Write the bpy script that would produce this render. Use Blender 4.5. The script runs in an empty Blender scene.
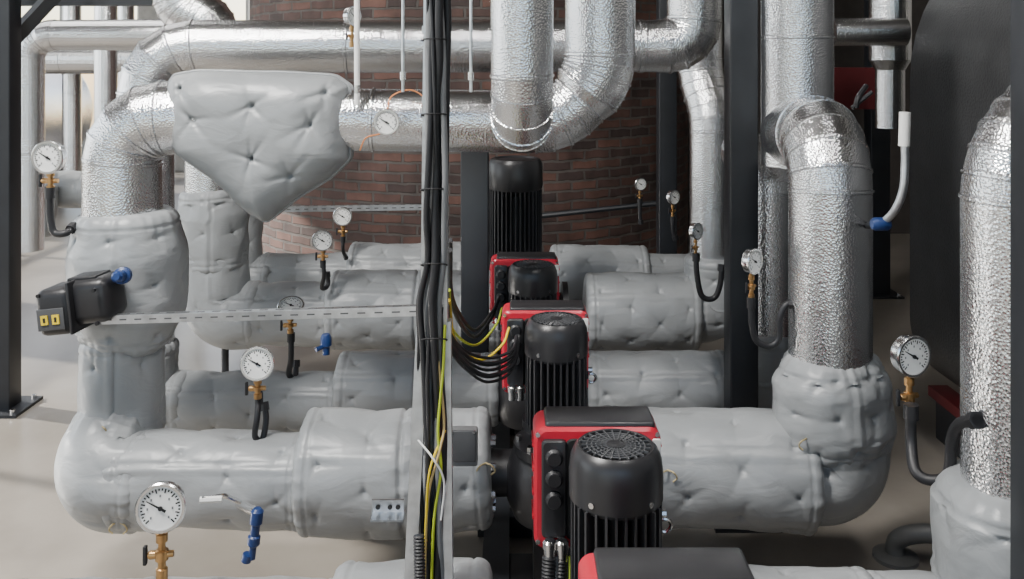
import bpy, math, random
from mathutils import Vector, Matrix, noise
random.seed(3)
F=900.0; VH=60.0; CZ=1.95
def P(u,v,d): return Vector(((u-512)/F*d, d, CZ-(v-VH)/F*d))
def PX(px,d): return px/F*d
scene=bpy.context.scene
# ---------------------------------------------------------------- materials
def newmat(name):
    m=bpy.data.materials.new(name); m.use_nodes=True
    nt=m.node_tree; b=nt.nodes['Principled BSDF']; return m,nt,b
def simple(name,col,rough=.5,metal=0,bump=0,bscale=60,var=0.15,vscale=8,coat=0):
    m,nt,b=newmat(name)
    tc=nt.nodes.new('ShaderNodeTexCoord')
    n=nt.nodes.new('ShaderNodeTexNoise'); n.inputs['Scale'].default_value=vscale; n.inputs['Detail'].default_value=5
    nt.links.new(tc.outputs['Object'],n.inputs['Vector'])
    r=nt.nodes.new('ShaderNodeValToRGB')
    r.color_ramp.elements[0].position=.3; r.color_ramp.elements[1].position=.7
    r.color_ramp.elements[0].color=[c*(1-var) for c in col]+[1]
    r.color_ramp.elements[1].color=[min(1,c*(1+var)) for c in col]+[1]
    nt.links.new(n.outputs['Fac'],r.inputs['Fac']); nt.links.new(r.outputs['Color'],b.inputs['Base Color'])
    b.inputs['Roughness'].default_value=rough; b.inputs['Metallic'].default_value=metal
    b.inputs['Coat Weight'].default_value=coat
    if bump:
        n2=nt.nodes.new('ShaderNodeTexNoise'); n2.inputs['Scale'].default_value=bscale; n2.inputs['Detail'].default_value=3
        nt.links.new(tc.outputs['Object'],n2.inputs['Vector'])
        bp=nt.nodes.new('ShaderNodeBump'); bp.inputs['Strength'].default_value=bump; bp.inputs['Distance'].default_value=.01
        nt.links.new(n2.outputs['Fac'],bp.inputs['Height']); nt.links.new(bp.outputs['Normal'],b.inputs['Normal'])
    return m
def m_alu(name='stucco_aluminium',c=(.84,.845,.855)):
    m,nt,b=newmat(name)
    tc=nt.nodes.new('ShaderNodeTexCoord')
    v=nt.nodes.new('ShaderNodeTexVoronoi'); v.inputs['Scale'].default_value=130
    nt.links.new(tc.outputs['Object'],v.inputs['Vector'])
    bp=nt.nodes.new('ShaderNodeBump'); bp.inputs['Strength'].default_value=.6; bp.inputs['Distance'].default_value=.0025
    nt.links.new(v.outputs['Distance'],bp.inputs['Height'])
    n=nt.nodes.new('ShaderNodeTexNoise'); n.inputs['Scale'].default_value=6; n.inputs['Detail'].default_value=3
    nt.links.new(tc.outputs['Object'],n.inputs['Vector'])
    b2=nt.nodes.new('ShaderNodeBump'); b2.inputs['Strength'].default_value=.16; b2.inputs['Distance'].default_value=.02
    nt.links.new(n.outputs['Fac'],b2.inputs['Height']); nt.links.new(bp.outputs['Normal'],b2.inputs['Normal'])
    nt.links.new(b2.outputs['Normal'],b.inputs['Normal'])
    r=nt.nodes.new('ShaderNodeValToRGB')
    r.color_ramp.elements[0].color=[x*.84 for x in c]+[1]; r.color_ramp.elements[1].color=list(c)+[1]
    nt.links.new(n.outputs['Fac'],r.inputs['Fac']); nt.links.new(r.outputs['Color'],b.inputs['Base Color'])
    b.inputs['Metallic'].default_value=1; b.inputs['Roughness'].default_value=.22
    return m
def m_fabric():
    m,nt,b=newmat('grey_silicone_fabric')
    tc=nt.nodes.new('ShaderNodeTexCoord')
    n=nt.nodes.new('ShaderNodeTexNoise'); n.inputs['Scale'].default_value=2.5; n.inputs['Detail'].default_value=6
    nt.links.new(tc.outputs['Object'],n.inputs['Vector'])
    r=nt.nodes.new('ShaderNodeValToRGB')
    r.color_ramp.elements[0].position=.3;r.color_ramp.elements[1].position=.75
    r.color_ramp.elements[0].color=(.235,.248,.256,1); r.color_ramp.elements[1].color=(.305,.318,.325,1)
    nt.links.new(n.outputs['Fac'],r.inputs['Fac']); nt.links.new(r.outputs['Color'],b.inputs['Base Color'])
    # soft cloth wrinkles: stretched noise
    mp=nt.nodes.new('ShaderNodeMapping'); mp.inputs['Scale'].default_value=(1.0,1.6,2.2); mp.inputs['Rotation'].default_value=(.3,.5,.2)
    nt.links.new(tc.outputs['Object'],mp.inputs['Vector'])
    n2=nt.nodes.new('ShaderNodeTexNoise'); n2.inputs['Scale'].default_value=7; n2.inputs['Detail'].default_value=3; n2.inputs['Distortion'].default_value=.9
    nt.links.new(mp.outputs[0],n2.inputs['Vector'])
    bp=nt.nodes.new('ShaderNodeBump'); bp.inputs['Strength'].default_value=.2; bp.inputs['Distance'].default_value=.025
    nt.links.new(n2.outputs['Fac'],bp.inputs['Height'])
    n3=nt.nodes.new('ShaderNodeTexNoise'); n3.inputs['Scale'].default_value=260; n3.inputs['Detail'].default_value=1
    nt.links.new(tc.outputs['Object'],n3.inputs['Vector'])
    b3=nt.nodes.new('ShaderNodeBump'); b3.inputs['Strength'].default_value=.12; b3.inputs['Distance'].default_value=.001
    nt.links.new(n3.outputs['Fac'],b3.inputs['Height']); nt.links.new(bp.outputs['Normal'],b3.inputs['Normal'])
    nt.links.new(b3.outputs['Normal'],b.inputs['Normal'])
    b.inputs['Roughness'].default_value=.40; b.inputs['Specular IOR Level'].default_value=.6
    return m
def m_floor():
    m,nt,b=newmat('polished_screed')
    tc=nt.nodes.new('ShaderNodeTexCoord')
    n=nt.nodes.new('ShaderNodeTexNoise'); n.inputs['Scale'].default_value=1.6; n.inputs['Detail'].default_value=7; n.inputs['Roughness'].default_value=.6
    nt.links.new(tc.outputs['Object'],n.inputs['Vector'])
    r=nt.nodes.new('ShaderNodeValToRGB')
    r.color_ramp.elements[0].position=.3;r.color_ramp.elements[1].position=.7
    r.color_ramp.elements[0].color=(.17,.152,.130,1); r.color_ramp.elements[1].color=(.25,.228,.20,1)
    nt.links.new(n.outputs['Fac'],r.inputs['Fac']); nt.links.new(r.outputs['Color'],b.inputs['Base Color'])
    b.inputs['Roughness'].default_value=.28
    return m
def m_brick():
    m,nt,b=newmat('old_red_brick')
    tc=nt.nodes.new('ShaderNodeTexCoord')
    br=nt.nodes.new('ShaderNodeTexBrick')
    br.inputs['Scale'].default_value=1; br.inputs['Brick Width'].default_value=.25; br.inputs['Row Height'].default_value=.082
    br.inputs['Mortar Size'].default_value=.012; br.inputs['Mortar Smooth'].default_value=.3
    br.inputs['Color1'].default_value=(.125,.062,.048,1); br.inputs['Color2'].default_value=(.045,.03,.028,1); br.inputs['Mortar'].default_value=(.085,.072,.065,1)
    n0=nt.nodes.new('ShaderNodeTexNoise'); n0.inputs['Scale'].default_value=9; n0.inputs['Detail'].default_value=2
    nt.links.new(tc.outputs['Object'],n0.inputs['Vector'])
    ad=nt.nodes.new('ShaderNodeVectorMath'); ad.operation='MULTIPLY_ADD'; ad.inputs[1].default_value=(.03,.03,.03)
    nt.links.new(n0.outputs['Color'],ad.inputs[0]); nt.links.new(tc.outputs['UV'],ad.inputs[2])
    nt.links.new(ad.outputs[0],br.inputs['Vector'])
    n=nt.nodes.new('ShaderNodeTexNoise'); n.inputs['Scale'].default_value=5; n.inputs['Detail'].default_value=8
    nt.links.new(tc.outputs['Object'],n.inputs['Vector'])
    mx=nt.nodes.new('ShaderNodeMixRGB'); mx.blend_type='OVERLAY'; mx.inputs[0].default_value=.9
    nt.links.new(br.outputs['Color'],mx.inputs[1]); nt.links.new(n.outputs['Fac'],mx.inputs[2])
    nt.links.new(mx.outputs[0],b.inputs['Base Color'])
    bp=nt.nodes.new('ShaderNodeBump'); bp.inputs['Strength'].default_value=.9; bp.inputs['Distance'].default_value=.03; bp.invert=True
    nt.links.new(br.outputs['Fac'],bp.inputs['Height']); nt.links.new(bp.outputs['Normal'],b.inputs['Normal'])
    b.inputs['Roughness'].default_value=.75
    return m
ALU=m_alu(); FAB=m_fabric(); FLOOR=m_floor(); BRICK=m_brick()
BLK=simple('black_steel_paint',(.016,.018,.022),.45)
MOT=simple('black_motor_paint',(.012,.012,.014),.42,bump=.08,bscale=200)
LID=simple('black_plastic',(.018,.018,.02),.36)
FIN=simple('motor_fin_paint',(.03,.03,.033),.4)
CAB=simple('black_cable_rubber',(.012,.012,.014),.5)
RED=simple('red_housing',(.46,.010,.03),.32,var=.06,coat=.15)
DRED=simple('dark_red_steel',(.10,.012,.015),.5)
BRS=simple('brass',(.50,.30,.13),.35,1,var=.2,vscale=40)
BLU=simple('blue_paint',(.01,.035,.14),.4)
WHT=simple('white_enamel',(.8,.8,.78),.4,var=.03)
YEL=simple('yellow_sticker',(.75,.55,.02),.5)
YG=simple('yellow_green_wire',(.40,.50,.03),.45)
TAN=simple('tan_wire',(.45,.33,.14),.5)
ORG=simple('copper_capillary',(.6,.22,.08),.4)
GLV=simple('galvanised_steel',(.62,.64,.66),.35,1,var=.18,vscale=25)
STL=simple('stainless_steel',(.7,.7,.7),.22,1,var=.05)
TANK=simple('boiler_grey_stucco',(.065,.067,.07),.42,.3,bump=.5,bscale=90)
DK=simple('dark_recess',(.006,.006,.007),.7)
GRYBX=simple('grey_plastic',(.16,.165,.17),.5)
DGR=simple('dark_grey_plastic',(.06,.062,.066),.45)
PLAST=simple('wall_plaster',(.50,.48,.45),.85,bump=.1)
CEILM=simple('ceiling_paint',(.10,.098,.095),.9)
CAST=simple('cast_grey_pipe',(.14,.14,.135),.5,.3)
CORD=simple('tie_cord',(.42,.34,.18),.7)
# ---------------------------------------------------------------- mesh builder
def frame(axis):
    a=Vector(axis).normalized(); ref=Vector((0,0,1)) if abs(a.z)<.9 else Vector((1,0,0))
    x=ref.cross(a).normalized(); y=a.cross(x); return x,y,a
def link(o,parent=None):
    scene.collection.objects.link(o)
    if parent: o.parent=parent
    return o
def empty(name):
    e=bpy.data.objects.new(name,None); e.empty_display_size=.05; return link(e)
class MB:
    def __init__(s): s.v=[];s.f=[];s.m=[];s.mats=[]
    def mi(s,mat):
        if mat not in s.mats: s.mats.append(mat)
        return s.mats.index(mat)
    def add(s,vs,fs,mat):
        o=len(s.v); s.v+= [Vector(v) for v in vs]; k=s.mi(mat)
        for f in fs: s.f.append([i+o for i in f]); s.m.append(k)
    def box(s,c,size,mat,R=None,bev=0):
        c=Vector(c); hx,hy,hz=[a/2 for a in size]
        if bev:
            import bmesh
            bm=bmesh.new(); bmesh.ops.create_cube(bm,size=1)
            for v in bm.verts: v.co=Vector((v.co.x*size[0],v.co.y*size[1],v.co.z*size[2]))
            bmesh.ops.bevel(bm,geom=list(bm.edges),offset=bev,segments=3,affect='EDGES',profile=.5)
            bm.verts.index_update()
            vs=[v.co.copy() for v in bm.verts]; fs=[[v.index for v in f.verts] for f in bm.faces]; bm.free()
        else:
            vs=[Vector((x*hx,y*hy,z*hz)) for x in(-1,1) for y in(-1,1) for z in(-1,1)]
            fs=[[0,1,3,2],[4,6,7,5],[0,4,5,1],[2,3,7,6],[0,2,6,4],[1,5,7,3]]
        if R is not None: vs=[R@v for v in vs]
        s.add([v+c for v in vs],fs,mat)
    def lathe(s,o,axis,prof,mat,n=32,caps=True):
        x,y,a=frame(axis); o=Vector(o); vs=[];fs=[]
        for r,h in prof:
            for i in range(n):
                t=2*math.pi*i/n; vs.append(o+a*h+(x*math.cos(t)+y*math.sin(t))*r)
        for k in range(len(prof)-1):
            for i in range(n):
                j=(i+1)%n; fs.append([k*n+i,k*n+j,(k+1)*n+j,(k+1)*n+i])
        if caps:
            fs.append(list(range(n))[::-1]); fs.append([(len(prof)-1)*n+i for i in range(n)])
        s.add(vs,fs,mat)
    def tube(s,pts,r,mat,n=10,corr=0):
        pts=[Vector(p) for p in pts]; N=len(pts); vs=[];fs=[]
        t0=(pts[1]-pts[0]).normalized(); x,y,_=frame(t0)
        for i,p in enumerate(pts):
            t=(pts[min(i+1,N-1)]-pts[max(i-1,0)]).normalized()
            x=(x-t*x.dot(t)).normalized(); y=t.cross(x)
            rr=r[i] if isinstance(r,(list,tuple)) else r
            if corr and i%2: rr+=corr
            for k in range(n):
                a=2*math.pi*k/n; vs.append(p+(x*math.cos(a)+y*math.sin(a))*rr)
        for i in range(N-1):
            for k in range(n):
                j=(k+1)%n; fs.append([i*n+k,i*n+j,(i+1)*n+j,(i+1)*n+k])
        fs.append(list(range(n))[::-1]); fs.append([(N-1)*n+k for k in range(n)])
        s.add(vs,fs,mat)
    def build(s,name,parent=None,angle=38):
        me=bpy.data.meshes.new(name); me.from_pydata([tuple(v) for v in s.v],[],s.f)
        for m in s.mats: me.materials.append(m)
        for i,p in enumerate(me.polygons): p.material_index=s.m[i]; p.use_smooth=True
        me.update()
        if angle: me.set_sharp_from_angle(angle=math.radians(angle))
        return link(bpy.data.objects.new(name,me),parent)
def spl(ctrl,n=8):
    c=[Vector(p) for p in ctrl]; c=[c[0]*2-c[1]]+c+[c[-1]*2-c[-2]]; out=[]
    for i in range(1,len(c)-2):
        for k in range(n):
            t=k/n; a,b,d,e=c[i-1],c[i],c[i+1],c[i+2]
            out.append(.5*((2*b)+(d-a)*t+(2*a-5*b+4*d-e)*t*t+(3*b-a-3*d+e)*t**3))
    out.append(c[-2]); return out
def fillet(ctrl,R,n=5):
    out=[(ctrl[0][0],ctrl[0][1],0)]
    for i in range(1,len(ctrl)-1):
        a,b,c=ctrl[i-1][0],ctrl[i][0],ctrl[i+1][0]; r=ctrl[i][1]
        d1=(a-b).normalized(); d2=(c-b).normalized(); ang=math.acos(max(-1,min(1,-d1.dot(d2))))
        if ang<.04: out.append((b,r,0)); continue
        t=min(R*math.tan(ang/2),.49*(a-b).length,.49*(c-b).length); Re=t/math.tan(ang/2)
        cen=b+(d1+d2).normalized()*(Re/math.cos(ang/2)); v1=b+d1*t-cen; v2=b+d2*t-cen
        for k in range(n+1):
            w=k/n; q=(v1*math.sin((1-w)*ang)+v2*math.sin(w*ang))/math.sin(ang); out.append((cen+q,r,1))
    out.append((ctrl[-1][0],ctrl[-1][1],0)); return out
def C(*l):
    return [(P(u,v,d),PX(r,d)) for u,v,d,r in l]
def ringmesh(mb,rings,mat,N):
    vs=[];fs=[]; x=None
    for p,t,r in rings:
        if x is None: x,_,_=frame(t)
        x=(x-t*x.dot(t)).normalized(); y=t.cross(x)
        for k in range(N):
            a=2*math.pi*k/N; vs.append(p+(x*math.cos(a)+y*math.sin(a))*r)
    for i in range(len(rings)-1):
        for k in range(N):
            j=(k+1)%N; fs.append([i*N+k,i*N+j,(i+1)*N+j,(i+1)*N+k])
    fs.append(list(range(N))[::-1]); fs.append([(len(rings)-1)*N+k for k in range(N)])
    mb.add(vs,fs,mat)
def clad(name,ctrl,R=.2,n=5,parent=None,mat=None,step=.75,N=56,bead=.0045):
    mat=mat or ALU
    s=fillet(ctrl,R,n); pts=[]
    for i in range(len(s)):
        pts.append(s[i])
        if i<len(s)-1:
            L=(s[i+1][0]-s[i][0]).length
            if L>step*1.3:
                k=int(L/step)
                for q in range(1,k+1):
                    w=q/(k+1); pts.append((s[i][0].lerp(s[i+1][0],w),s[i][1]*(1-w)+s[i+1][1]*w,1))
    rings=[]; M=len(pts)
    for i,(p,r,j) in enumerate(pts):
        t=Vector((0,0,0))
        if i>0: t+=(p-pts[i-1][0]).normalized()
        if i<M-1: t+=(pts[i+1][0]-p).normalized()
        t.normalize()
        if j:
            h=.005
            rings+=[(p-t*h*1.8,t,r),(p-t*h*1.2,t,r-.003),(p-t*h*.8,t,r+bead),(p+t*h*.8,t,r+bead),(p+t*h*1.2,t,r-.003),(p+t*h*1.8,t,r)]
        else: rings.append((p,t,r))
    mb=MB(); ringmesh(mb,rings,mat,N)
    return mb.build(name,parent,angle=11)
def hsh(a,b,c): 
    x=math.sin(a*127.1+b*311.7+c*74.7)*43758.5453; return x-math.floor(x)
def jacket(name,ctrl,R=.2,seams=(),bs=.18,amp=.012,seed=0,parent=None,cap=.04,k0=.8,N=120,ba=.018,lap=True):
    """padded, button-tufted fabric sleeve: hem stitching, gathers at the ties, lap seam"""
    s=fillet(ctrl,R,10); L=[0]
    amp=amp*.75
    for i in range(1,len(s)): L.append(L[-1]+(s[i][0]-s[i-1][0]).length)
    T=L[-1]; ns=max(8,int(T/.007)); sd=Vector((seed*3.7,seed*1.3,seed*7.1))
    i=0; vs=[]; fs=[]; x=None; pts=[]
    for q in range(ns+1):
        l=T*q/ns
        while i<len(L)-2 and L[i+1]<l: i+=1
        w=(l-L[i])/max(1e-6,L[i+1]-L[i]); pts.append((s[i][0].lerp(s[i+1][0],w),s[i][1]*(1-w)+s[i+1][1]*w,l))
    rad=[p[1] for p in pts]
    for _ in range(5): rad=[(rad[max(0,k-1)]+rad[k]+rad[min(ns,k+1)])/3 for k in range(ns+1)]
    nb=max(1,round(T/bs)); LD=Vector((.15,-.75,.65))
    for q,(p,_,l) in enumerate(pts):
        t=(pts[min(ns,q+1)][0]-pts[max(0,q-1)][0]).normalized()
        if x is None: x,_,_=frame(t)
        x=(x-t*x.dot(t)).normalized(); y=t.cross(x)
        a0=math.atan2(LD.dot(y),LD.dot(x)+1e-9)
        e=min(l,T-l); r=rad[q]; kk=1
        if e<cap: kk=k0+(1-k0)*math.sqrt(max(0,1-(1-e/cap)**2))
        near=math.exp(-e/.05)
        for sm in seams: near=max(near,math.exp(-abs(l-sm*T)/.04))
        na=max(4,round(2*math.pi*r/bs)); row=min(nb-1,max(0,int(l/T*nb))); cl=(row+.5)*T/nb; off=(row%2)*.5
        for k in range(N):
            a=2*math.pi*k/N; ca,sa=math.cos(a),math.sin(a)
            dl=noise.noise(Vector((l*2.6,ca*.9,sa*.9))+sd)*amp*1.6
            dl+=near*amp*1.3*noise.noise(Vector((l*2,ca*7,sa*7))+sd*2)
            for sm in seams: dl-=.014*math.exp(-((l-sm*T)/.007)**2)
            dl-=.0045*math.exp(-((e-.05)/.004)**2)
            if lap:
                dd=((a-a0+math.pi)%(2*math.pi)-math.pi)*r
                if 0<dd<.03: dl+=.0045
                dl-=.006*math.exp(-(dd/.005)**2)
            if ba:
                f=a/(2*math.pi)*na+off+seed*.37; col=math.floor(f); da=(f-col-.5)/na*2*math.pi*r; dd=l-cl
                dist=math.hypot(dd,da)
                dl-=ba*.45*math.exp(-(dist/.010)**2)+ba*.45*math.exp(-(dist/.055)**2)
                cc=int(col)%na
                for m_ in range(4):
                    th=(hsh(seed,row,cc*3+m_)+m_)*1.57; cx_,cy_=math.cos(th),math.sin(th)
                    al=dd*cx_+da*cy_; pe=-dd*cy_+da*cx_
                    if al>0: dl-=.0055*math.exp(-(pe/(.006+al*.09))**2)*math.exp(-al/.055)
            vs.append(p+(x*ca+y*sa)*(r*kk+dl+.005))
    for q in range(ns):
        for k in range(N):
            j=(k+1)%N; fs.append([q*N+k,q*N+j,(q+1)*N+j,(q+1)*N+k])
    fs.append(list(range(N))[::-1]); fs.append([ns*N+k for k in range(N)])
    mb=MB(); mb.add(vs,fs,FAB); return mb.build(name,parent,angle=75)
def pillow(name,outline,d,h,seed=0,parent=None,amp=.012,buttons=()):
    pts=[P(u,v,d) for u,v in outline]; loop=[]; n=len(pts)
    for i in range(n):
        for k in range(16): loop.append(pts[i].lerp(pts[(i+1)%n],k/16))
    for _ in range(5): loop=[(loop[i-1]+loop[i]*2+loop[(i+1)%len(loop)])/4 for i in range(len(loop))]
    c=sum(loop,Vector())/len(loop); M=len(loop); vs=[];K=80
    bt=[P(u,v,d) for u,v in buttons]; sd=Vector((seed,seed*2,5))
    fs=[]
    for side in (-1,1):
        for q in range(K+1):
            t=1-q/K if side==-1 else q/K
            if side==1 and q==0: continue
            if t<.015: t=.015
            hh=h*(1-t**4)**.5
            for p in loop:
                b=c.lerp(p,t); y=hh
                y+=(noise.noise(b*2.6+sd)*amp)*(1-t**6)
                y+=.012*math.exp(-((t-.94)/.05)**2)*noise.noise(p*26)
                for bi,bb in enumerate(bt):
                    ds=(bb-b).length
                    if ds>.22: continue
                    y-=.012*math.exp(-(ds/.012)**2)+.014*math.exp(-(ds/.06)**2)
                    for m_ in range(5):
                        th=(hsh(bi,seed,m_)+m_)*1.256; cx_,cy_=math.cos(th),math.sin(th); dx,dz=b.x-bb.x,b.z-bb.z
                        al=dx*cx_+dz*cy_; pe=-dx*cy_+dz*cx_
                        if al>0: y-=.008*math.exp(-(pe/(.006+al*.1))**2)*math.exp(-al/.07)
                vs.append(Vector((b.x,b.y+side*y,b.z+noise.noise(b*9)*.004*t)))
    R=len(vs)//M; half=K+1
    for q in range(R-1):
        for k in range(M):
            j=(k+1)%M; fs.append([q*M+k,q*M+j,(q+1)*M+j,(q+1)*M+k])
    A=[vs[q*M:(q+1)*M] for q in range(half)][::-1]; B=[vs[q*M:(q+1)*M] for q in range(half,R)]
    seq=A+B[::-1]; vs2=[v for r in seq for v in r]
    fs.append(list(range(M))[::-1]); fs.append([(R-1)*M+k for k in range(M)])
    mb=MB(); mb.add(vs2,fs,FAB)
    for off in(-.02,.03):
        lp=[Vector((v.x,d+off,v.z)) for v in A[-1]]; mb.tube([c+(q-c)*1.0 for q in lp]+[lp[0]],.006,FAB,8)
    return mb.build(name,parent,angle=80)
# ---------------------------------------------------------------- room
def plain(name,c,s,mat):
    mb=MB(); mb.box(c,s,mat); return mb.build(name)
XL,XR,YF,YB,H=-10,5.5,-4,16,5.6
plain('floor',((XL+XR)/2,(YF+YB)/2,-.05),(XR-XL+.4,YB-YF+.4,.1),FLOOR)
plain('ceiling',((XL+XR)/2,(YF+YB)/2,H+.05),(XR-XL+.4,YB-YF+.4,.1),CEILM)
WN=0
def wall_win(name,axis,pos,a0,a1,wins,z0,z1,mat):
    global WN
    mb=MB()
    def blk(x0,x1,y0,y1):
        if x1-x0<1e-3 or y1-y0<1e-3: return
        if axis=='x': mb.box((pos,(x0+x1)/2,(y0+y1)/2),(.2,x1-x0,y1-y0),mat)
        else: mb.box(((x0+x1)/2,pos,(y0+y1)/2),(x1-x0,.2,y1-y0),mat)
    blk(a0,a1,0,z0); blk(a0,a1,z1,H); cur=a0
    for w0,w1 in wins: blk(cur,w0,z0,z1); cur=w1
    blk(cur,a1,z0,z1); mb.build(name)
    for i,(w0,w1) in enumerate(wins):
        fb=MB()
        def bar(x0,x1,y0,y1):
            if axis=='x': fb.box((pos,(x0+x1)/2,(y0+y1)/2),(.08,x1-x0,y1-y0),WHT)
            else: fb.box(((x0+x1)/2,pos,(y0+y1)/2),(x1-x0,.08,y1-y0),WHT)
        t=.05
        bar(w0,w0+t,z0,z1);bar(w1-t,w1,z0,z1);bar(w0,w1,z0,z0+t);bar(w0,w1,z1-t,z1)
        nm=max(1,int((w1-w0)/1.1))
        for k in range(1,nm): x=w0+(w1-w0)*k/nm; bar(x-.025,x+.025,z0,z1)
        bar(w0,w1,(z0+z1)/2-.025,(z0+z1)/2+.025)
        WN+=1; fb.build('window_%d'%WN)
wall_win('wall_left','x',XL,YF,YB,[(-3,0),(1,4),(5,8),(9,12),(12.8,15.5)],.5,4.8,PLAST)
wall_win('wall_back','y',YB,XL,XR,[(-9.4,-6.6),(-6,-3.4)],.6,4.6,PLAST)
wall_win('wall_front','y',YF,XL,XR,[(-9,-6),(-5,-1.5),(-.5,3)],1.0,4.8,PLAST)
plain('wall_right',(XR,(YF+YB)/2,H/2),(.2,YB-YF,H),PLAST)
def chimney():
    cx,cy,R=-.42,9.3,2.2; n=128; me=bpy.data.meshes.new('brick_chimney'); vs=[];fs=[]
    for z in (0,H):
        for i in range(n): a=2*math.pi*i/n; vs.append((cx+R*math.cos(a),cy+R*math.sin(a),z))
    for i in range(n): fs.append([i,(i+1)%n,n+(i+1)%n,n+i])
    me.from_pydata(vs,[],fs); uv=me.uv_layers.new(name='UVMap')
    for i,p in enumerate(me.polygons):
        p.use_smooth=True
        for li in p.loop_indices:
            vi=me.loops[li].vertex_index; k=vi%n
            if k==0 and i==n-1: k=n
            uv.data[li].uv=(k/n*round(2*math.pi*R/.25)*.25, vs[vi][2])
    me.materials.append(BRICK); link(bpy.data.objects.new('brick_chimney',me))
chimney()
plain('wall_partition',(3.6,10.2,H/2),(3.9,.2,H),simple('dark_wall',(.04,.034,.031),.8,bump=.2,bscale=12))
# ---------------------------------------------------------------- pipe trains
Z1=.447
def v_of(z,d): return VH+(CZ-z)/d*F
D0=2.28; v0=v_of(Z1,D0)
e=empty('insulated_pipe')
jacket('jacket_flange',C((330,v0,D0,80),(492,v0,D0,80)),seed=1,parent=e)
jacket('jacket_run',C((-60,v0,D0,64),(340,v0,D0,64)),seed=2,parent=e,seams=(.5,))
jacket('jacket_riser',C((-90,v0-330,D0,66),(-90,v0,D0,66),(-20,v0,D0,66)),seed=3,parent=e)
e=empty('insulated_pipe')
jacket('jacket_flange',C((700,v0,D0,78),(880,v0,D0,78)),seed=4,parent=e)
jacket('jacket_elbow',C((870,v0,D0,70),(1022,v0,D0,72),(1022,v0-60,D0,78)),R=.22,seed=5,parent=e)
jacket('jacket_valve',C((1020,478,D0,64),(1022,505,D0,80),(1022,600,D0,80)),seed=6,parent=e)
clad('aluminium_clad_pipe',C((1018,492,D0,52),(1018,150,D0,52),(1090,95,D0+.05,52),(1180,80,D0+.05,52)),R=.3)
D1=3.3
e=empty('insulated_pipe')
jacket('jacket_flange',C((303,471,D1,57),(400,471,D1,58),(492,467,D1,55)),seed=7,parent=e,seams=(.55,))
jacket('jacket_run',C((116,480,D1,44),(312,480,D1,45)),seed=8,parent=e,amp=.013)
jacket('jacket_elbow',C((120,425,3.45,41),(95,478,D1,46),(150,480,D1,46)),R=.12,seed=9,parent=e,amp=.018,lap=False)
jacket('jacket_riser',C((123,336,3.5,40),(122,436,3.45,41)),seed=10,parent=e,amp=.013)
jacket('jacket_valve',C((127,210,3.5,48),(128,250,3.5,56),(129,310,3.5,55),(126,346,3.5,40)),seed=11,parent=e,amp=.018,cap=.05)
e=empty('insulated_pipe')
jacket('jacket_flange',C((600,468,D1,56),(808,470,D1,57)),seed=12,parent=e,amp=.016)
jacket('jacket_elbow',C((790,470,D1,48),(838,470,D1,48),(838,425,D1,50)),R=.16,seed=13,parent=e,amp=.018,lap=False)
jacket('jacket_valve',C((830,352,D1,42),(831,376,D1,56),(832,425,D1,58),(834,448,D1,48)),seed=14,parent=e,amp=.018,bs=.14)
clad('aluminium_clad_pipe',C((797,-90,3.75,35),(797,165,3.75,35)),R=.2)
clad('aluminium_clad_pipe',C((800,134,3.72,39),(830,134,D1,40),(830,366,D1,40)),R=.24,n=5)
clad('aluminium_clad_pipe',C((123,220,3.5,38),(123,118,3.5,37),(210,118,3.5,31),(562,122,3.55,31),(600,75,3.55,35),(600,-90,3.55,35)),R=.22,n=4)
clad('aluminium_clad_pipe',C((522,-90,3.15,32),(522,120,3.15,31),(522,122,3.5,28)),R=.17,n=4)
e=empty('strainer_insulation_jacket')
pillow('quilted_cover',[(168,88),(176,75),(200,71),(262,72),(335,75),(351,86),(352,125),(351,158),(330,178),(292,202),(268,221),(252,213),(218,180),(178,152),(168,125)],3.5,.18,seed=2,buttons=((205,118),(262,104),(318,122),(262,155),(330,92),(190,88),(298,172)),amp=.014,parent=e)
D2=4.13
e=empty('insulated_pipe')
jacket('jacket_flange',C((338,388,D2,35),(500,388,D2,35)),seed=15,parent=e,seams=(.5,))
jacket('jacket_run',C((168,402,D2,29),(345,402,D2,29)),seed=16,parent=e)
jacket('jacket_elbow',C((145,340,D2,31),(145,402,D2,31),(190,402,D2,30)),R=.2,seed=17,parent=e)
e=empty('insulated_pipe')
jacket('jacket_flange',C((585,388,D2,36),(728,388,D2,36)),seed=18,parent=e)
jacket('jacket_elbow',C((715,388,D2,33),(764,388,D2,33),(764,330,D2,33)),R=.15,seed=19,parent=e)
clad('aluminium_clad_pipe',C((769,345,D2,25),(769,165,D2,25),(745,150,D2+.3,25)),R=.15)
clad('aluminium_clad_pipe',C((146,350,D2,27),(146,47,D2,27),(640,46,D2+.2,26),(694,46,D2+.2,27),(694,-90,D2+.2,27)),R=.22,n=4)
D3=5.2
e=empty('insulated_pipe')
jacket('jacket_flange',C((330,310,D3,38),(505,310,D3,38)),seed=20,parent=e,seams=(.5,))
jacket('jacket_run',C((225,314,D3,30),(340,314,D3,31)),seed=21,parent=e)
jacket('jacket_elbow',C((214,245,D3,32),(216,314,D3,33),(262,314,D3,32)),R=.2,seed=22,parent=e)
jacket('jacket_valve',C((212,188,D3,30),(214,215,D3,35),(214,268,D3,32)),seed=23,parent=e)
e=empty('insulated_pipe')
jacket('jacket_flange',C((585,311,D3,37),(697,311,D3,37)),seed=24,parent=e)
jacket('jacket_elbow',C((690,311,D3,31),(716,311,D3,31),(716,255,D3,31)),R=.15,seed=25,parent=e)
clad('aluminium_clad_pipe',C((712,265,D3,22),(712,112,D3,22),(700,78,D3+.1,22),(700,-90,D3+.1,22)),R=.5,n=3)
clad('aluminium_clad_pipe',C((212,195,D3,26),(212,20,D3,26),(180,10,D3,26),(180,-90,D3,26)),R=.2)
D4=6.2
e=empty('insulated_pipe')
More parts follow.
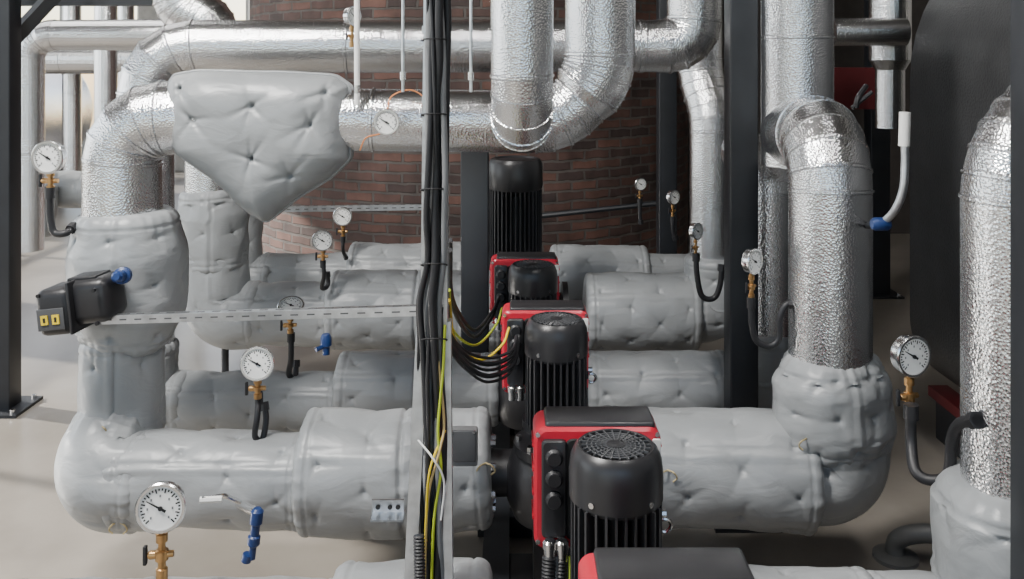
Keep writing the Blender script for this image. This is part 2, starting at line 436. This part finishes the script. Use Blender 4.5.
jacket('jacket_flange',C((350,274,D4,30),(470,274,D4,30)),seed=26,parent=e)
jacket('jacket_run',C((262,278,D4,24),(700,278,D4,24)),seed=27,parent=e)
jacket('jacket_flange',C((550,276,D4,29),(648,276,D4,29)),seed=28,parent=e)
jacket('jacket_elbow',C((238,200,D4,24),(238,278,D4,24),(275,278,D4,24)),seed=29,parent=e)
for u,v,d in((486,463,3.12),(808,438,3.14),(118,522,3.18),(98,425,3.3),(668,470,3.1)):
    mb=MB()
    for s in(-1,1):
        mb.tube(spl([P(u,v,d),P(u+6*s,v+3,d-.02),P(u+9*s,v+8,d-.01),P(u+5*s,v+12,d-.01)]),.0028,CORD,6)
    mb.build('tie_cord')
def stand(u,d,zc,r):
    mb=MB(); x=(u-512)/F*d
    mb.box((x,d,.006),(.16,.14,.012),BLK); mb.tube([(x,d,0),(x,d,zc-r+.02)],.022,BLK)
    mb.lathe((x-.03,d,zc),(1,0,0),[(r+.004,0),(r+.012,0),(r+.012,.06),(r+.004,.06)],BLK,48,caps=False)
    return mb.build('pipe_stand')
for a in ((225,D3,.49,.14),(430,D4,.45,.17),(250,D2,.38,.09),(680,D3,.5,.18)):
    stand(*a)
# ---------------------------------------------------------------- pumps
def pump(X,Y,zc,name='circulation_pump'):
    e=empty(name); o=Vector((X,Y,zc)); T=lambda x,y,z:o+Vector((x,y,z))
    mx,my=.035,-.12
    b=MB()
    b.lathe(T(mx,my+.05,-.15),(0,0,1),[(.08,0),(.15,.03),(.175,.09),(.175,.2),(.15,.26),(.12,.28)],MOT,40)
    b.lathe(T(-.26,my+.1,0),(1,0,0),[(.145,0),(.145,.03),(.085,.035),(.08,.1),(.08,.45),(.085,.5),(.145,.505),(.145,.535)],MOT,40)
    for sx in(-.2,.25):
        for k in range(8):
            a=k*math.pi/4+.2; b.lathe(T(sx,my+.1+.118*math.cos(a),.118*math.sin(a)),(1,0,0),[(.013,0),(.013,.02)],STL,6)
    b.box(T(mx,my+.06,-zc/2-.05),(.16,.2,zc-.1),MOT); b.box(T(mx,my+.06,-zc+.08),(.34,.3,.03),MOT,bev=.008)
    b.lathe(T(mx,my+.02,.12),(0,0,1),[(.15,0),(.15,.03),(.09,.035),(.085,.08),(.12,.085),(.12,.11)],MOT,40)
    for k in range(8):
        a=k*math.pi/4; b.lathe(T(mx+.132*math.cos(a),my+.02+.132*math.sin(a),.15),(0,0,1),[(.012,0),(.012,.018)],STL,6)
    b.build('pump_casing',e)
    m=MB(); m.lathe(T(mx,my,.2),(0,0,1),[(.1,0),(.078,.02),(.078,.27)],DK,32)
    for k in range(30):
        a=2*math.pi*k/30; R=Matrix.Rotation(a,3,'Z')
        sq=.103/max(abs(math.cos(a)),abs(math.sin(a)))**.35
        m.box(T(mx,my,.345)+R@Vector((.035+sq/2,0,0)),(sq-.06,.0055,.25),FIN,R)
    m.build('motor_fins',e)
    c=MB(); z0=.468
    c.lathe(T(mx,my,z0),(0,0,1),[(.104,0),(.111,.002),(.112,.062),(.108,.094),(.099,.114),(.09,.122),(.084,.120),(.082,.107)],LID,56,caps=False)
    c.lathe(T(mx,my,z0+.102),(0,0,1),[(.086,0),(.086,.001)],DK,40)
    for k in range(24):
        a=2*math.pi*k/24; R=Matrix.Rotation(a,3,'Z'); c.box(T(mx,my,z0+.119)+R@Vector((.052,0,0)),(.062,.003,.006),DGR,R)
    for rr in(.025,.036,.047,.058,.069):
        c.tube([T(mx+rr*math.cos(t*math.pi/16),my+rr*math.sin(t*math.pi/16),z0+.119) for t in range(33)],.0022,DGR,6)
    c.lathe(T(mx,my,z0+.113),(0,0,1),[(.022,0),(.022,.01),(.012,.013)],LID,24)
    c.lathe(T(mx,my,z0-.01),(0,0,1),[(.09,0),(.107,.004),(.107,.02)],DK,32)
    for a in(-2.2,-.9,.6):
        c.lathe(T(mx+.111*math.cos(a),my+.111*math.sin(a),z0+.02),(math.cos(a),math.sin(a),0),[(.007,0),(.007,.004)],STL,8)
    c.build('fan_cover',e)
    r=MB()
    def rr_prism(w,h,rad,y0,y1,zc_,mat,mbb,xc=0,seg=6,ch=.008):
        out=[]
        for cx,cz,a0 in((w/2-rad,h/2-rad,0),(-w/2+rad,h/2-rad,90),(-w/2+rad,-h/2+rad,180),(w/2-rad,-h/2+rad,270)):
            for k in range(seg+1):
                a=math.radians(a0+90*k/seg); out.append((xc+cx+rad*math.cos(a),cz+rad*math.sin(a)))
        n=len(out); vs=[];fs=[]
        def ins(p,s): return (xc+(p[0]-xc)*(1-2*s/w),p[1]*(1-2*s/h))
        for yy,s in((y0,ch),(y0+ch,0),(y1-ch,0),(y1,ch)):
            for p in out: a,bb=ins(p,s); vs.append(T(a,yy,zc_+bb))
        for i in range(3):
            for k in range(n): j=(k+1)%n; fs.append([i*n+k,i*n+j,(i+1)*n+j,(i+1)*n+k])
        fs.append(list(range(n))[::-1]); fs.append([3*n+k for k in range(n)])
        mbb.add(vs,fs,mat)
    W=.315
    rr_prism(W,.30,.028,-.03,.095,.44,RED,r)
    r.box(T(.008,.036,.590),(.275,.112,.022),LID,bev=.009)
    rr_prism(.22,.25,.02,-.036,-.028,.44,DK,r,xc=.03,ch=.002)
    rr_prism(.062,.24,.012,-.046,-.028,.445,LID,r,xc=-.108,ch=.004)
    for k in range(3):
        r.lathe(T(-.108,-.045,.525-.052*k),(0,-1,0),[(.022,0),(.022,.006),(.016,.012),(.016,.016)],MOT,24)
    for zz in(.36,.42,.48,.54):
        for sx in(-1,1): r.box(T(sx*(W/2+.001),.03,zz),(.006,.09,.006),RED)
    rr_prism(.02,.05,.004,-.036,-.028,.54,WHT,r,xc=.146,ch=.001)
    rr_prism(.02,.03,.004,-.036,-.028,.36,LID,r,xc=.146,ch=.001)
    for zz in(.575,.31):
        for xx in(-.148,.148): r.lathe(T(xx,-.03,zz),(0,-1,0),[(.006,0),(.006,.004)],STL,12)
    r.tube([T(W/2+.012+.016*math.cos(a),-.01,.34+.016*math.sin(a)) for a in [k*math.pi/8 for k in range(17)]],.005,STL,8)
    r.lathe(T(W/2,-.01,.37),(1,0,0),[(.01,0),(.01,.015)],STL,8)
    r.build('control_box',e)
    g=MB()
    for k in range(2):
        g.lathe(T(-.12+.03*k,-.06,.28),(0,0,1),[(.014,0),(.014,.03),(.017,.03),(.017,.045),(.012,.05)],STL,12)
    g.build('cable_glands',e)
    return e
PU=[(.28,1.58),(.212,2.26),(.121,3.30),(.058,4.15)]
for x,y in PU: pump(x,y,Z1)
def big_pump(X,Y,zc):
    e=empty('inline_pump'); o=Vector((X,Y,zc)); T=lambda x,y,z:o+Vector((x,y,z)); b=MB()
    b.lathe(T(0,0,-.17),(0,0,1),[(.1,0),(.2,.05),(.2,.25),(.17,.32),(.12,.36),(.12,.42)],MOT,40)
    b.lathe(T(-.3,0,0),(1,0,0),[(.16,0),(.16,.03),(.1,.04),(.1,.56),(.16,.57),(.16,.6)],MOT,32)
    b.box(T(0,0,-zc/2-.05),(.2,.2,zc-.1),MOT)
    b.build('pump_casing',e); m=MB()
    m.lathe(T(0,0,.22),(0,0,1),[(.14,0),(.12,.02),(.12,.45)],DK,40)
    for k in range(36):
        a=2*math.pi*k/36; R=Matrix.Rotation(a,3,'Z'); m.box(T(0,0,.47)+R@Vector((.132,0,0)),(.044,.007,.46),FIN,R)
    m.lathe(T(0,0,.7),(0,0,1),[(.15,0),(.158,.02),(.156,.15),(.14,.175),(.12,.18),(.11,.17)],LID,48)
    m.build('motor',e); return e
big_pump(.02,D3,.506)
mb=MB()
for x in(-.12,.22):
    for zz,hh,ww in((.1,.01,.1),(.01,.01,.1),(.055,.09,.012)):
        mb.box((x+.06,3.9,zz),(ww,5.4,hh),BLK)
for y in(1.9,2.8,3.7,4.7,5.7): mb.box((.11,y,.05),(.5,.08,.08),BLK)
mb.build('pump_base_frame')
# ---------------------------------------------------------------- columns
def hcol(x,y,z0,z1,w=.14,dp=.14,name='steel_column',plate=True):
    b=MB(); b.box((x,y,(z0+z1)/2),(w,dp,z1-z0),BLK,bev=.008)
    if plate:
        b.box((x,y,z0+.008),(w+.16,dp+.16,.016),BLK)
        for sx in(-1,1):
            for sy in(-1,1): b.lathe((x+sx*(w/2+.045),y+sy*(dp/2+.045),z0+.016),(0,0,1),[(.014,0),(.014,.02)],STL,6)
    return b.build(name)
hcol((741-512)/F*3.85,3.85,0,H,.12,.12)
hcol((475-512)/F*4.55,4.55,0,CZ-(140-VH)/F*4.55,.14,.1,name='pipe_support_post')
hcol((669-512)/F*6.4,6.5,0,H,.13,.13)
hcol((882-512)/F*7.4,7.5,0,H,.16,.16)
hcol((4-512)/F*5.04,5.04,0,H,.13,.13)
hcol(1.225,2.05,0,H,.12,.12)
mb=MB(); mb.tube([P(14,38,5.2),P(70,-22,5.2)],.05,BLK,4); mb.build('steel_brace')
mb=MB(); mb.box(P(100,0,5.5),(1.1,.12,.07),BLK); mb.build('steel_beam')
# ---------------------------------------------------------------- boiler
def boiler():
    e=empty('hot_water_boiler'); b=MB(); x0,x1,z0,z1=2.02,4.4,.3,2.75; y0,y1=.6,4.65; out=[]
    for cx,cz,r,a0 in((x1-.9,z1-.9,.9,0),(x0+.9,z1-.9,.9,90),(x0+.35,z0+.35,.35,180),(x1-.35,z0+.35,.35,270)):
        for k in range(13): a=math.radians(a0+90*k/12); out.append((cx+r*math.cos(a),cz+r*math.sin(a)))
    n=len(out); vs=[];fs=[]; cx,cz=(x0+x1)/2,(z0+z1)/2
    rows=[(y0,.06),(y0+.05,0),(y1-.08,0),(y1-.02,.03),(y1,.09)]
    for y,s in rows:
        for p in out: vs.append((p[0]+(cx-p[0])*s,y,p[1]+(cz-p[1])*s))
    for i in range(len(rows)-1):
        for k in range(n): j=(k+1)%n; fs.append([i*n+k,i*n+j,(i+1)*n+j,(i+1)*n+k])
    fs.append(list(range(n))[::-1]); fs.append([(len(rows)-1)*n+k for k in range(n)])
    b.add(vs,fs,TANK); b.build('boiler_shell',e)
    r=MB(); r.box((2.2,2.6,.245),(.1,4.1,.05),DRED); r.box((4.2,2.6,.245),(.1,4.1,.05),DRED)
    for xx in(2.24,4.2): r.box((xx,2.6,.11),(.1,4.1,.22),BLK)
    for y in(.8,2.6,4.5): r.box((3.2,y,.09),(1.9,.14,.18),BLK)
    for y in(.8,2.6,4.5): r.box((3.2,y,.28),(1.7,.1,.12),BLK)
    r.build('base_skid',e)
boiler()
# ---------------------------------------------------------------- gauges
def gauge(u,v,d,rpx,yaw=0,pitch=0,down=(),siphon=(),name='pressure_gauge',srad=.009):
    e=empty(name); c=P(u,v,d); r=PX(rpx,d)
    n=Vector((math.sin(math.radians(yaw))*math.cos(math.radians(pitch)),-math.cos(math.radians(yaw))*math.cos(math.radians(pitch)),math.sin(math.radians(pitch))))
    up=Vector((0,0,1)); x=up.cross(n).normalized(); up=n.cross(x)
    b=MB(); t=r*.55
    b.lathe(c-n*t*.6,n,[(r*.9,0),(r*.93,t*.3),(r*.93,t*.9),(r,t*.92),(r*1.02,t*1.1),(r*.97,t*1.2),(r*.87,t*1.2),(r*.86,t*1.08)],STL,48,caps=False)
    b.lathe(c-n*t*.6,n,[(r*.9,0),(r*.9,.001)],STL,40)
    b.build('case',e)
    f=MB(); fp=c+n*t*.48; f.lathe(fp-n*.001,n,[(r*.9,0),(r*.9,.001)],WHT,40)
    for k in range(28):
        a=math.radians(-45+270*k/27); dr=x*math.cos(a)+up*math.sin(a); L=r*(.18 if k%3==0 else .09); w=r*.03
        s=dr.cross(n); q=fp+n*.0015
        p1=q+dr*r*.8; p2=q+dr*(r*.8-L); f.add([p1-s*w,p1+s*w,p2+s*w,p2-s*w],[[0,1,2,3]],DK)
    for k in range(7):
        a=math.radians(-45+270*k/6); dr=x*math.cos(a)+up*math.sin(a); q=fp+n*.0015+dr*r*.5
        f.add([q-x*r*.05-up*r*.05,q+x*r*.02-up*r*.05,q+x*r*.02+up*r*.05,q-x*r*.05+up*r*.05],[[0,1,2,3]],GRYBX)
    a=math.radians(150); dr=x*math.cos(a)+up*math.sin(a); s=dr.cross(n); q=fp+n*.003
    f.add([q-dr*r*.25-s*r*.06,q-dr*r*.25+s*r*.06,q+dr*r*.65+s*r*.02,q+dr*r*.65-s*r*.02],[[0,1,2,3]],DK)
    f.lathe(fp,n,[(r*.09,0),(r*.09,.005)],DK,16)
    f.build('dial',e)
    if down:
        L=PX(down[0],d); s=MB(); p=c-n*t*.1-up*r*.9; w=min(.022,r*.3)
        s.lathe(p,(0,0,-1),[(w*.5,0),(w*.5,L*.1),(w*.8,L*.1),(w*.8,L*.25),(w*.5,L*.27),(w*.5,L*.4),(w*.9,L*.42),(w*.9,L*.6),(w*.55,L*.62),(w*.55,L*.75),(w*.8,L*.77),(w*.8,L)],BRS,16)
        s.lathe(p-Vector((0,0,L*.5))+x*(-w*1.8),x,[(w*.45,0),(w*.6,w*.3),(w*.45,w*3.4)],BRS,12)
        s.box(p-Vector((0,0,L*.5))-x*w*2.2,(w*.5,w*.7,w*2.6),CAB,bev=w*.1)
        s.build('gauge_cock',e)
    if siphon:
        s=MB(); pts=spl([P(*q) for q in siphon],8); s.tube(pts,srad,CAB,12)
        s.lathe(pts[-1],(pts[-1]-pts[-2]),[(srad*1.5,-.03),(srad*1.5,.0)],CAB,6)
        s.lathe(pts[0],(0,0,-1),[(srad*1.35,-.01),(srad*1.35,.03)],CAB,12)
        s.build('siphon_tube',e)
    return e
gauge(162,506,D0-.02,24,yaw=8,pitch=6,down=(52,),siphon=((162,578,D0,),(160,600,D0),(161,630,D0)))
gauge(258,363,D1-.02,16.5,yaw=5,pitch=8,down=(20,),siphon=((259,395,D1),(257,418,D1-.04),(255,436,D1-.03),(262,440,D1-.02),(266,420,D1),(264,402,D1+.02)),srad=.011)
gauge(50,157,3.35,16.5,yaw=-5,down=(18,),siphon=((50,190,3.35),(50,215,3.35),(54,232,3.35),(66,233,3.35),(74,226,3.4)),srad=.013)
gauge(323,240,D3-.3,10.5,down=(14,),siphon=((323,262,D3-.3),(324,275,D3-.3),(322,288,D3-.25),(328,285,D3-.2),(327,272,D3-.2)),srad=.012)
gauge(343,216,D4-.3,9.5,down=(14,),siphon=((343,238,D4-.3),(343,250,D4-.3),(346,258,D4-.2)),srad=.012)
gauge(291,308,D2-.1,13,yaw=10,pitch=62,down=(16,),siphon=((291,335,D2-.1),(291,358,D2-.1),(289,374,D2-.05),(295,378,D2-.03),(296,360,D2)),srad=.013)
gauge(752,261,D1,13,yaw=42,down=(28,),siphon=((751,300,D1),(752,325,D1),(757,341,D1),(770,346,D1),(779,338,D1),(780,318,D1),(786,305,D1),(796,303,D1)),srad=.012)
gauge(910,355,2.55,20.5,yaw=18,down=(46,),siphon=((911,408,2.5),(911,440,2.5),(915,470,2.45),(930,480,2.42),(948,474,2.4),(952,440,2.38),(960,424,2.32),(978,420,2.22)),srad=.015)
gauge(696,231,D2+.3,8.5,yaw=40,down=(18,),siphon=((696,255,D2+.3),(697,275,D2+.3),(702,296,D2+.3),(714,298,D2+.3),(720,285,D2+.3),(722,265,D2+.3)),srad=.014)
gauge(673,197,5.8,7.5,yaw=35,down=(14,),siphon=((673,218,5.8),(673,230,5.8),(676,240,5.8)),srad=.014)
gauge(640,184,6.4,6.5,yaw=20,down=(12,),siphon=((640,200,6.4),(640,214,6.4),(641,224,6.4)),srad=.014)
gauge(387,122,3.32,13,yaw=0,name='dial_thermometer')
gauge(352,16,3.45,10,yaw=55,down=(22,),name='pressure_gauge')
mb=MB(); mb.tube(spl([P(387,110,3.34),P(392,96,3.36),P(410,90,3.4),P(424,98,3.42),P(420,108,3.44)]),.003,ORG,6); mb.tube(spl([P(360,150,3.34),P(366,138,3.32),P(380,134,3.33)]),.003,ORG,6); mb.build('capillary_line')
# ---------------------------------------------------------------- actuator
def actuator():
    e=empty('valve_actuator'); c=P(81,303,3.2); R=Matrix.Rotation(math.radians(-6),3,'Z')@Matrix.Rotation(math.radians(-7),3,'Y')
    b=MB(); b.box(c+R@Vector((.045,.02,.01)),(.17,.15,.16),LID,R,bev=.035)
    b.box(c+R@Vector((-.06,.0,-.01)),(.13,.16,.165),MOT,R,bev=.03)
    b.box(c+R@Vector((.003,.005,.0)),(.012,.17,.18),LID,R,bev=.004)
    b.box(c+R@Vector((.03,.02,.09)),(.11,.1,.012),MOT,R,bev=.005)
    b.box(c+R@Vector((-.065,-.081,-.03)),(.1,.006,.075),DGR,R,bev=.002)
    for k in(-1,1):
        b.box(c+R@Vector((-.065+.021*k,-.086,-.03)),(.026,.004,.032),YEL,R)
        b.box(c+R@Vector((-.065+.021*k,-.0885,-.03)),(.008,.002,.016),DK,R)
    for sx in(-.105,.1):
        for sz in(-.06,.055): b.lathe(c+R@Vector((sx,-.07,sz)),R@Vector((0,-1,0)),[(.007,0),(.007,.012)],MOT,8)
    b.build('housing',e)
    n=MB(); n.lathe(P(108,286,3.24),P(134,284,3.42)-P(108,286,3.24),[(.036,0),(.036,.04),(.026,.05),(.026,.08),(.042,.08),(.042,.11),(.03,.11),(.03,.18)],BLU,20)
    n.lathe(P(116,277,3.14),P(130,274,3.3)-P(116,277,3.14),[(.012,0),(.02,.01),(.02,.06),(.03,.065),(.03,.09)],BLU,16)
    n.build('mounting_neck',e)
actuator()
# ---------------------------------------------------------------- strut rail
def strut(name,a,b,w=.041):
    a,b=Vector(a),Vector(b); d=(b-a); L=d.length; d.normalize(); mb=MB(); up=Vector((0,0,1))
    s=d.cross(up).normalized(); up=s.cross(d).normalized(); s=-s if s.y>0 else s
    R=Matrix((d,up.cross(d),up)).transposed(); c=(a+b)/2
    mb.box(c+s*w*.5,(L,.003,w),GLV,R)
    mb.box(c+up*w/2,(L,w,.003),GLV,R); mb.box(c-up*w/2,(L,w,.003),GLV,R)
    k=int(L/.06)
    for i in range(k):
        p=a+d*(i+.5)*L/k
        mb.box(p+s*(w*.5+.001),(.028,.003,w*.16),DGR,R); mb.box(p+up*(w*.5+.001),(.03,w*.25,.003),DGR,R)
    return mb.build(name)
strut('strut_rail',P(104,319,3.2),P(424,310,2.9),.028)
strut('strut_rail',P(285,209,6.3),P(425,207,6.3),.035)
mb=MB(); mb.tube([P(540,216,6.8),P(662,203,6.8)],.02,BLK,8); mb.build('rail_pipe')
# ---------------------------------------------------------------- cable ladder
def rail(mb,a,b,w,dp,mat=GLV):
    a,b=Vector(a),Vector(b); d=(b-a); L=d.length; d.normalize(); s=Vector((0,-1,0)); s=(s-d*s.dot(d)).normalized(); x=s.cross(d)
    R=Matrix((x,s,d)).transposed(); mb.box((a+b)/2,(w,dp,L),mat,R)
e=empty('cable_ladder'); TD=2.25
mb=MB()
rail(mb,P(427,-60,TD),P(423,330,TD),.009,.05); rail(mb,P(446,-60,TD),P(446,330,TD),.009,.05)
rail(mb,P(423,325,TD),P(409,620,TD-.05),.03,.04); rail(mb,P(446,320,TD),P(448,620,TD-.05),.026,.04)
for v in range(-40,620,70): mb.box(P(434,v,TD+.03),(.06,.012,.02),GLV)
mb.box(P(388,508,2.66),(.095,.008,.05),GLV); mb.box(P(388,516,2.64),(.095,.06,.006),GLV)
for q in(378,390,398): mb.lathe(P(q,507,2.655),(0,-1,0),[(.007,0),(.007,.003)],DK,12)
mb.build('rails',e)
mb=MB()
for i in range(9):
    r=.005+.0028*(i%3); pts=[]
    for v in range(-60,640,40):
        x0=428+2.0*i if v<300 else 420+2.7*i+(v-300)*.012
        pts.append(P(x0+3*math.sin(v*.012+i*1.7)+random.uniform(-1,1),v,TD-.03-.025*(i%2)+.008*math.sin(v*.02+i)))
    mb.tube(spl(pts,4),r,CAB if i not in(2,4,7) else GRYBX,10)
for k in range(5):
    v=40+k*75; mb.tube([P(434+13*math.cos(a),v+math.sin(a)*1.5,TD-.045+.035*math.sin(a)) for a in [q*math.pi/8 for q in range(17)]],.002,DK,5)
mb.build('cables',e)
mb=MB()
mb.tube(spl([P(445,325,TD-.06),P(443,370,TD-.06),P(438,430,TD-.07),P(441,470,TD-.07),P(434,520,TD-.07),P(431,600,TD-.07)]),.0035,YG,8)
mb.tube(spl([P(438,360,TD-.06),P(444,420,TD-.06),P(440,450,TD-.08),P(428,500,TD-.07),P(424,600,TD-.07)]),.0032,TAN,8)
mb.tube(spl([P(418,440,TD-.06),P(434,460,TD-.08),P(444,482,TD-.07),P(441,520,TD-.07)]),.0025,WHT,8)
mb.tube(spl([P(445,430,TD-.06),P(430,470,TD-.08),P(426,520,TD-.07),P(424,590,TD-.07)]),.003,YEL,8)
mb.build('earth_wires',e)
mb=MB()
for i in range(5):
    mb.tube(spl([P(446,250+14*i,TD+.1),P(447+i,322+7*i,2.5),P(464+2*i,350+6*i,2.8),P(490,358+6*i,3.0),P(512,350+5*i,3.1),P(516+i,336,3.2)],10),.008 if i%2 else .005,CAB,8)
for i in range(2):
    mb.tube(spl([P(450,240+10*i,TD+.2),P(453,300+8*i,2.9),P(474,330+7*i,3.5),P(492,312+5*i,3.9),P(499,298,4.05)],10),.007,CAB,8)
mb.tube(spl([P(449,300,TD+.1),P(456,342,2.8),P(480,360,3.0),P(502,345,3.1),P(509,328,3.2)],10),.0045,YEL,8)
mb.tube(spl([P(449,290,TD+.1),P(453,330,2.8),P(476,345,3.2),P(496,325,3.6),P(502,308,3.9)],10),.0045,YG,8)
mb.build('pump_cables')
mb=MB(); x,y=PU[1]
for k,(dx,mt,rr) in enumerate(((-.12,CAB,.017),(-.09,CAB,.012),(-.07,YG,.004),(-.105,GRYBX,.008))):
    a=Vector((x+dx,y-.06,Z1+.29)); pts=spl([a,a+Vector((-.005,-.02,-.1)),a+Vector((-.01-.01*k,-.02,-.25)),a+Vector((-.04,0,-.5)),a+Vector((-.08,.02,-.7))],24)
    mb.tube(pts,rr,mt,10,corr=.002 if k<2 else 0)
mb.build('flexible_conduit')
mb=MB()
a=P(419,535,TD-.09); b_=P(421,640,TD-.14); mb.tube([a.lerp(b_,k/60) for k in range(61)],.012,CAB,12,corr=.0025)
mb.build('corrugated_conduit')
mb=MB(); mb.box(P(463,446,3.02),(.1,.05,.12),GRYBX,bev=.008); mb.box(P(463,446,2.99),(.085,.012,.105),DGR,bev=.004)
for sx in(452,474): mb.lathe(P(sx,432,2.985),(0,-1,0),[(.005,0),(.005,.003)],STL,8)
mb.build('junction_box')
# ---------------------------------------------------------------- small valves
mb=MB(); mb.tube(spl([P(240,502,3.05),P(225,496,3.0),P(212,498,2.98),P(202,499,2.97)]),.008,STL,8)
mb.tube([P(222,499,2.98),P(200,500,2.97)],.011,WHT,8)
mb.tube([P(238,503,3.15),P(256,512,3.0)],.016,STL,12)
mb.lathe(P(257,514,3.0),(-.12,0,-1),[(.012,-.02),(.021,-.01),(.021,.03),(.015,.035),(.015,.07),(.021,.075),(.021,.1),(.012,.11),(.012,.15)],BLU,16)
mb.lathe(P(248,554,3.0),(-.3,0,-1),[(.017,0),(.017,.025)],BLU,12)
mb.build('drain_valve')
mb=MB(); mb.lathe(P(326,334,4.85),(0,0,-1),[(.02,0),(.03,.02),(.03,.06),(.02,.07),(.02,.11)],BLU,12); mb.tube([P(326,345,4.85),P(316,350,4.8)],.012,BLU,8); mb.build('drain_valve')
mb=MB(); mb.tube(spl([P(905,140,2.9),P(905,165,2.9),P(903,190,2.9),P(895,210,2.92),P(884,222,2.96)]),.013,GLV,10)
mb.tube([P(905,112,2.9),P(904,146,2.9)],.018,WHT,12)
mb.lathe(P(890,224,2.96),(-1,0,0),[(.016,0),(.022,.01),(.022,.05),(.016,.06)],BLU,16); mb.tube([P(880,224,2.96),P(864,226,3.27)],.012,BLK,10)
mb.build('lever_valve')
mb=MB(); mb.tube(spl([P(866,86,3.25),P(858,98,3.2),P(856,108,3.2)]),.01,CAB,8); mb.tube([P(852,108,3.2),P(872,92,3.2)],.008,CAB,8); mb.build('ball_valve_handle')
mb=MB()
mb.tube(spl([Vector((1.50,3.52,.0)),Vector((1.50,3.52,.06)),Vector((1.53,3.5,.1)),Vector((1.6,3.48,.12)),Vector((1.68,3.46,.12))],6),.035,CAST,20)
mb.lathe((1.50,3.52,0),(0,0,1),[(.085,0),(.085,.015),(.055,.025)],CAST,24); mb.lathe((1.68,3.46,.12),(1,0,0),[(.045,-.02),(.045,.03)],CAST,20)
mb.build('floor_drain_pipe')
for u,v,d in((357,105,3.4),(403,92,3.3),(471,92,3.4)):
    mb=MB(); mb.tube([P(u,-80,d),P(u,v,d)],.006 if u!=357 else .011,WHT if u==357 else GLV,10); mb.tube([P(u,v-20,d),P(u,v-12,d)],.012,STL,10); mb.build('instrument_tube')
# ---------------------------------------------------------------- background
clad('aluminium_clad_pipe',C((180,35,6.5,16),(50,35,6.5,15),(30,45,6.5,14),(30,250,6.5,13)),R=.15,N=32)
for u,d,r in((106,9,11),(72,11,9),(126,10,8),(196,7.2,9)):
    x=(u-512)/F*d; clad('aluminium_clad_pipe',[(Vector((x,d,.25)),PX(r,d)),(Vector((x,d,4.8)),PX(r,d))],N=24)
clad('aluminium_clad_pipe',C((-60,60,10,14),(250,60,10,14)),N=24)
e=empty('insulated_pipe'); jacket('jacket_run',C((10,188,7.2,17),(92,190,7.2,18)),seed=40,parent=e,N=40)
jacket('jacket_riser',C((40,186,7.0,15),(40,225,7.0,14),(40,236,7.0,12)),seed=41,parent=e,N=40)
clad('aluminium_clad_pipe',C((890,-80,5.2,20),(890,60,5.2,20),(890,70,5.2,14),(890,128,5.2,14)),R=.15,N=32)
clad('aluminium_clad_pipe',C((832,32,5.0,14),(905,32,5.0,14)),R=.15,N=32)
mb=MB(); mb.box(P(852,88,7),(.36,.2,.32),DRED); mb.build('red_steel_beam')
mb=MB(); mb.lathe((-7.2,10.5,1.2),(0,1,0),[(.5,0),(.85,.08),(.9,.2),(.9,3.0),(.85,3.15)],ALU,40); mb.box((-7.2,11.2,.2),(1.4,.2,.4),BLK); mb.box((-7.2,13,.2),(1.4,.2,.4),BLK); mb.build('storage_tank')
# ---------------------------------------------------------------- lights
def area(name,loc,target,sx,sy,p,col=(1,1,1)):
    l=bpy.data.lights.new(name,'AREA'); l.shape='RECTANGLE'; l.size=sx; l.size_y=sy; l.energy=p; l.color=col
    o=bpy.data.objects.new(name,l); o.location=loc; o.rotation_euler=(Vector(target)-Vector(loc)).to_track_quat('-Z','Y').to_euler(); link(o)
area('added_overhead_light',(-2.6,1.3,5.3),(-1.2,2.6,0),.6,1.6,520,(1,.97,.93))  # added key light from upper left, no fixture behind it
area('added_overhead_light',(-5,7,5.3),(-5,7,0),4,1.5,110,(1,.98,.95))  # added overhead fill for the left hall, not a fixture
area('added_overhead_light',(1.2,1.2,5.3),(1.2,2.4,0),.4,1.6,110,(1,.97,.94))  # weaker overhead fill added on the right side
area('window_daylight',(-3,-3.8,2.9),(-3,0,2.6),7,3.0,35,(.93,.97,1))
area('window_daylight',(-9.7,5,2.8),(0,5,2.2),12,3.4,430,(.97,.985,1))
s=bpy.data.lights.new('sun','SUN'); s.energy=14; s.angle=.01; s.color=(1,.95,.87)
so=bpy.data.objects.new('sun',s); dirv=Vector((1,-.3,-.5)); so.rotation_euler=dirv.to_track_quat('-Z','Y').to_euler(); link(so)
w=bpy.data.worlds.new('sky'); scene.world=w; w.use_nodes=True; bg=w.node_tree.nodes['Background']
st=w.node_tree.nodes.new('ShaderNodeTexSky'); st.sky_type='NISHITA'; st.sun_disc=False; st.sun_elevation=math.radians(35)
w.node_tree.links.new(st.outputs[0],bg.inputs[0]); bg.inputs[1].default_value=.35
# ---------------------------------------------------------------- camera
cam=bpy.data.cameras.new('camera'); co=bpy.data.objects.new('camera',cam); link(co)
co.location=(0,0,CZ); co.rotation_euler=(math.radians(90),0,0)
cam.sensor_width=36; cam.lens=F/1024*36; cam.shift_y=-(289.5-VH)/1024; cam.clip_start=.05
scene.camera=co
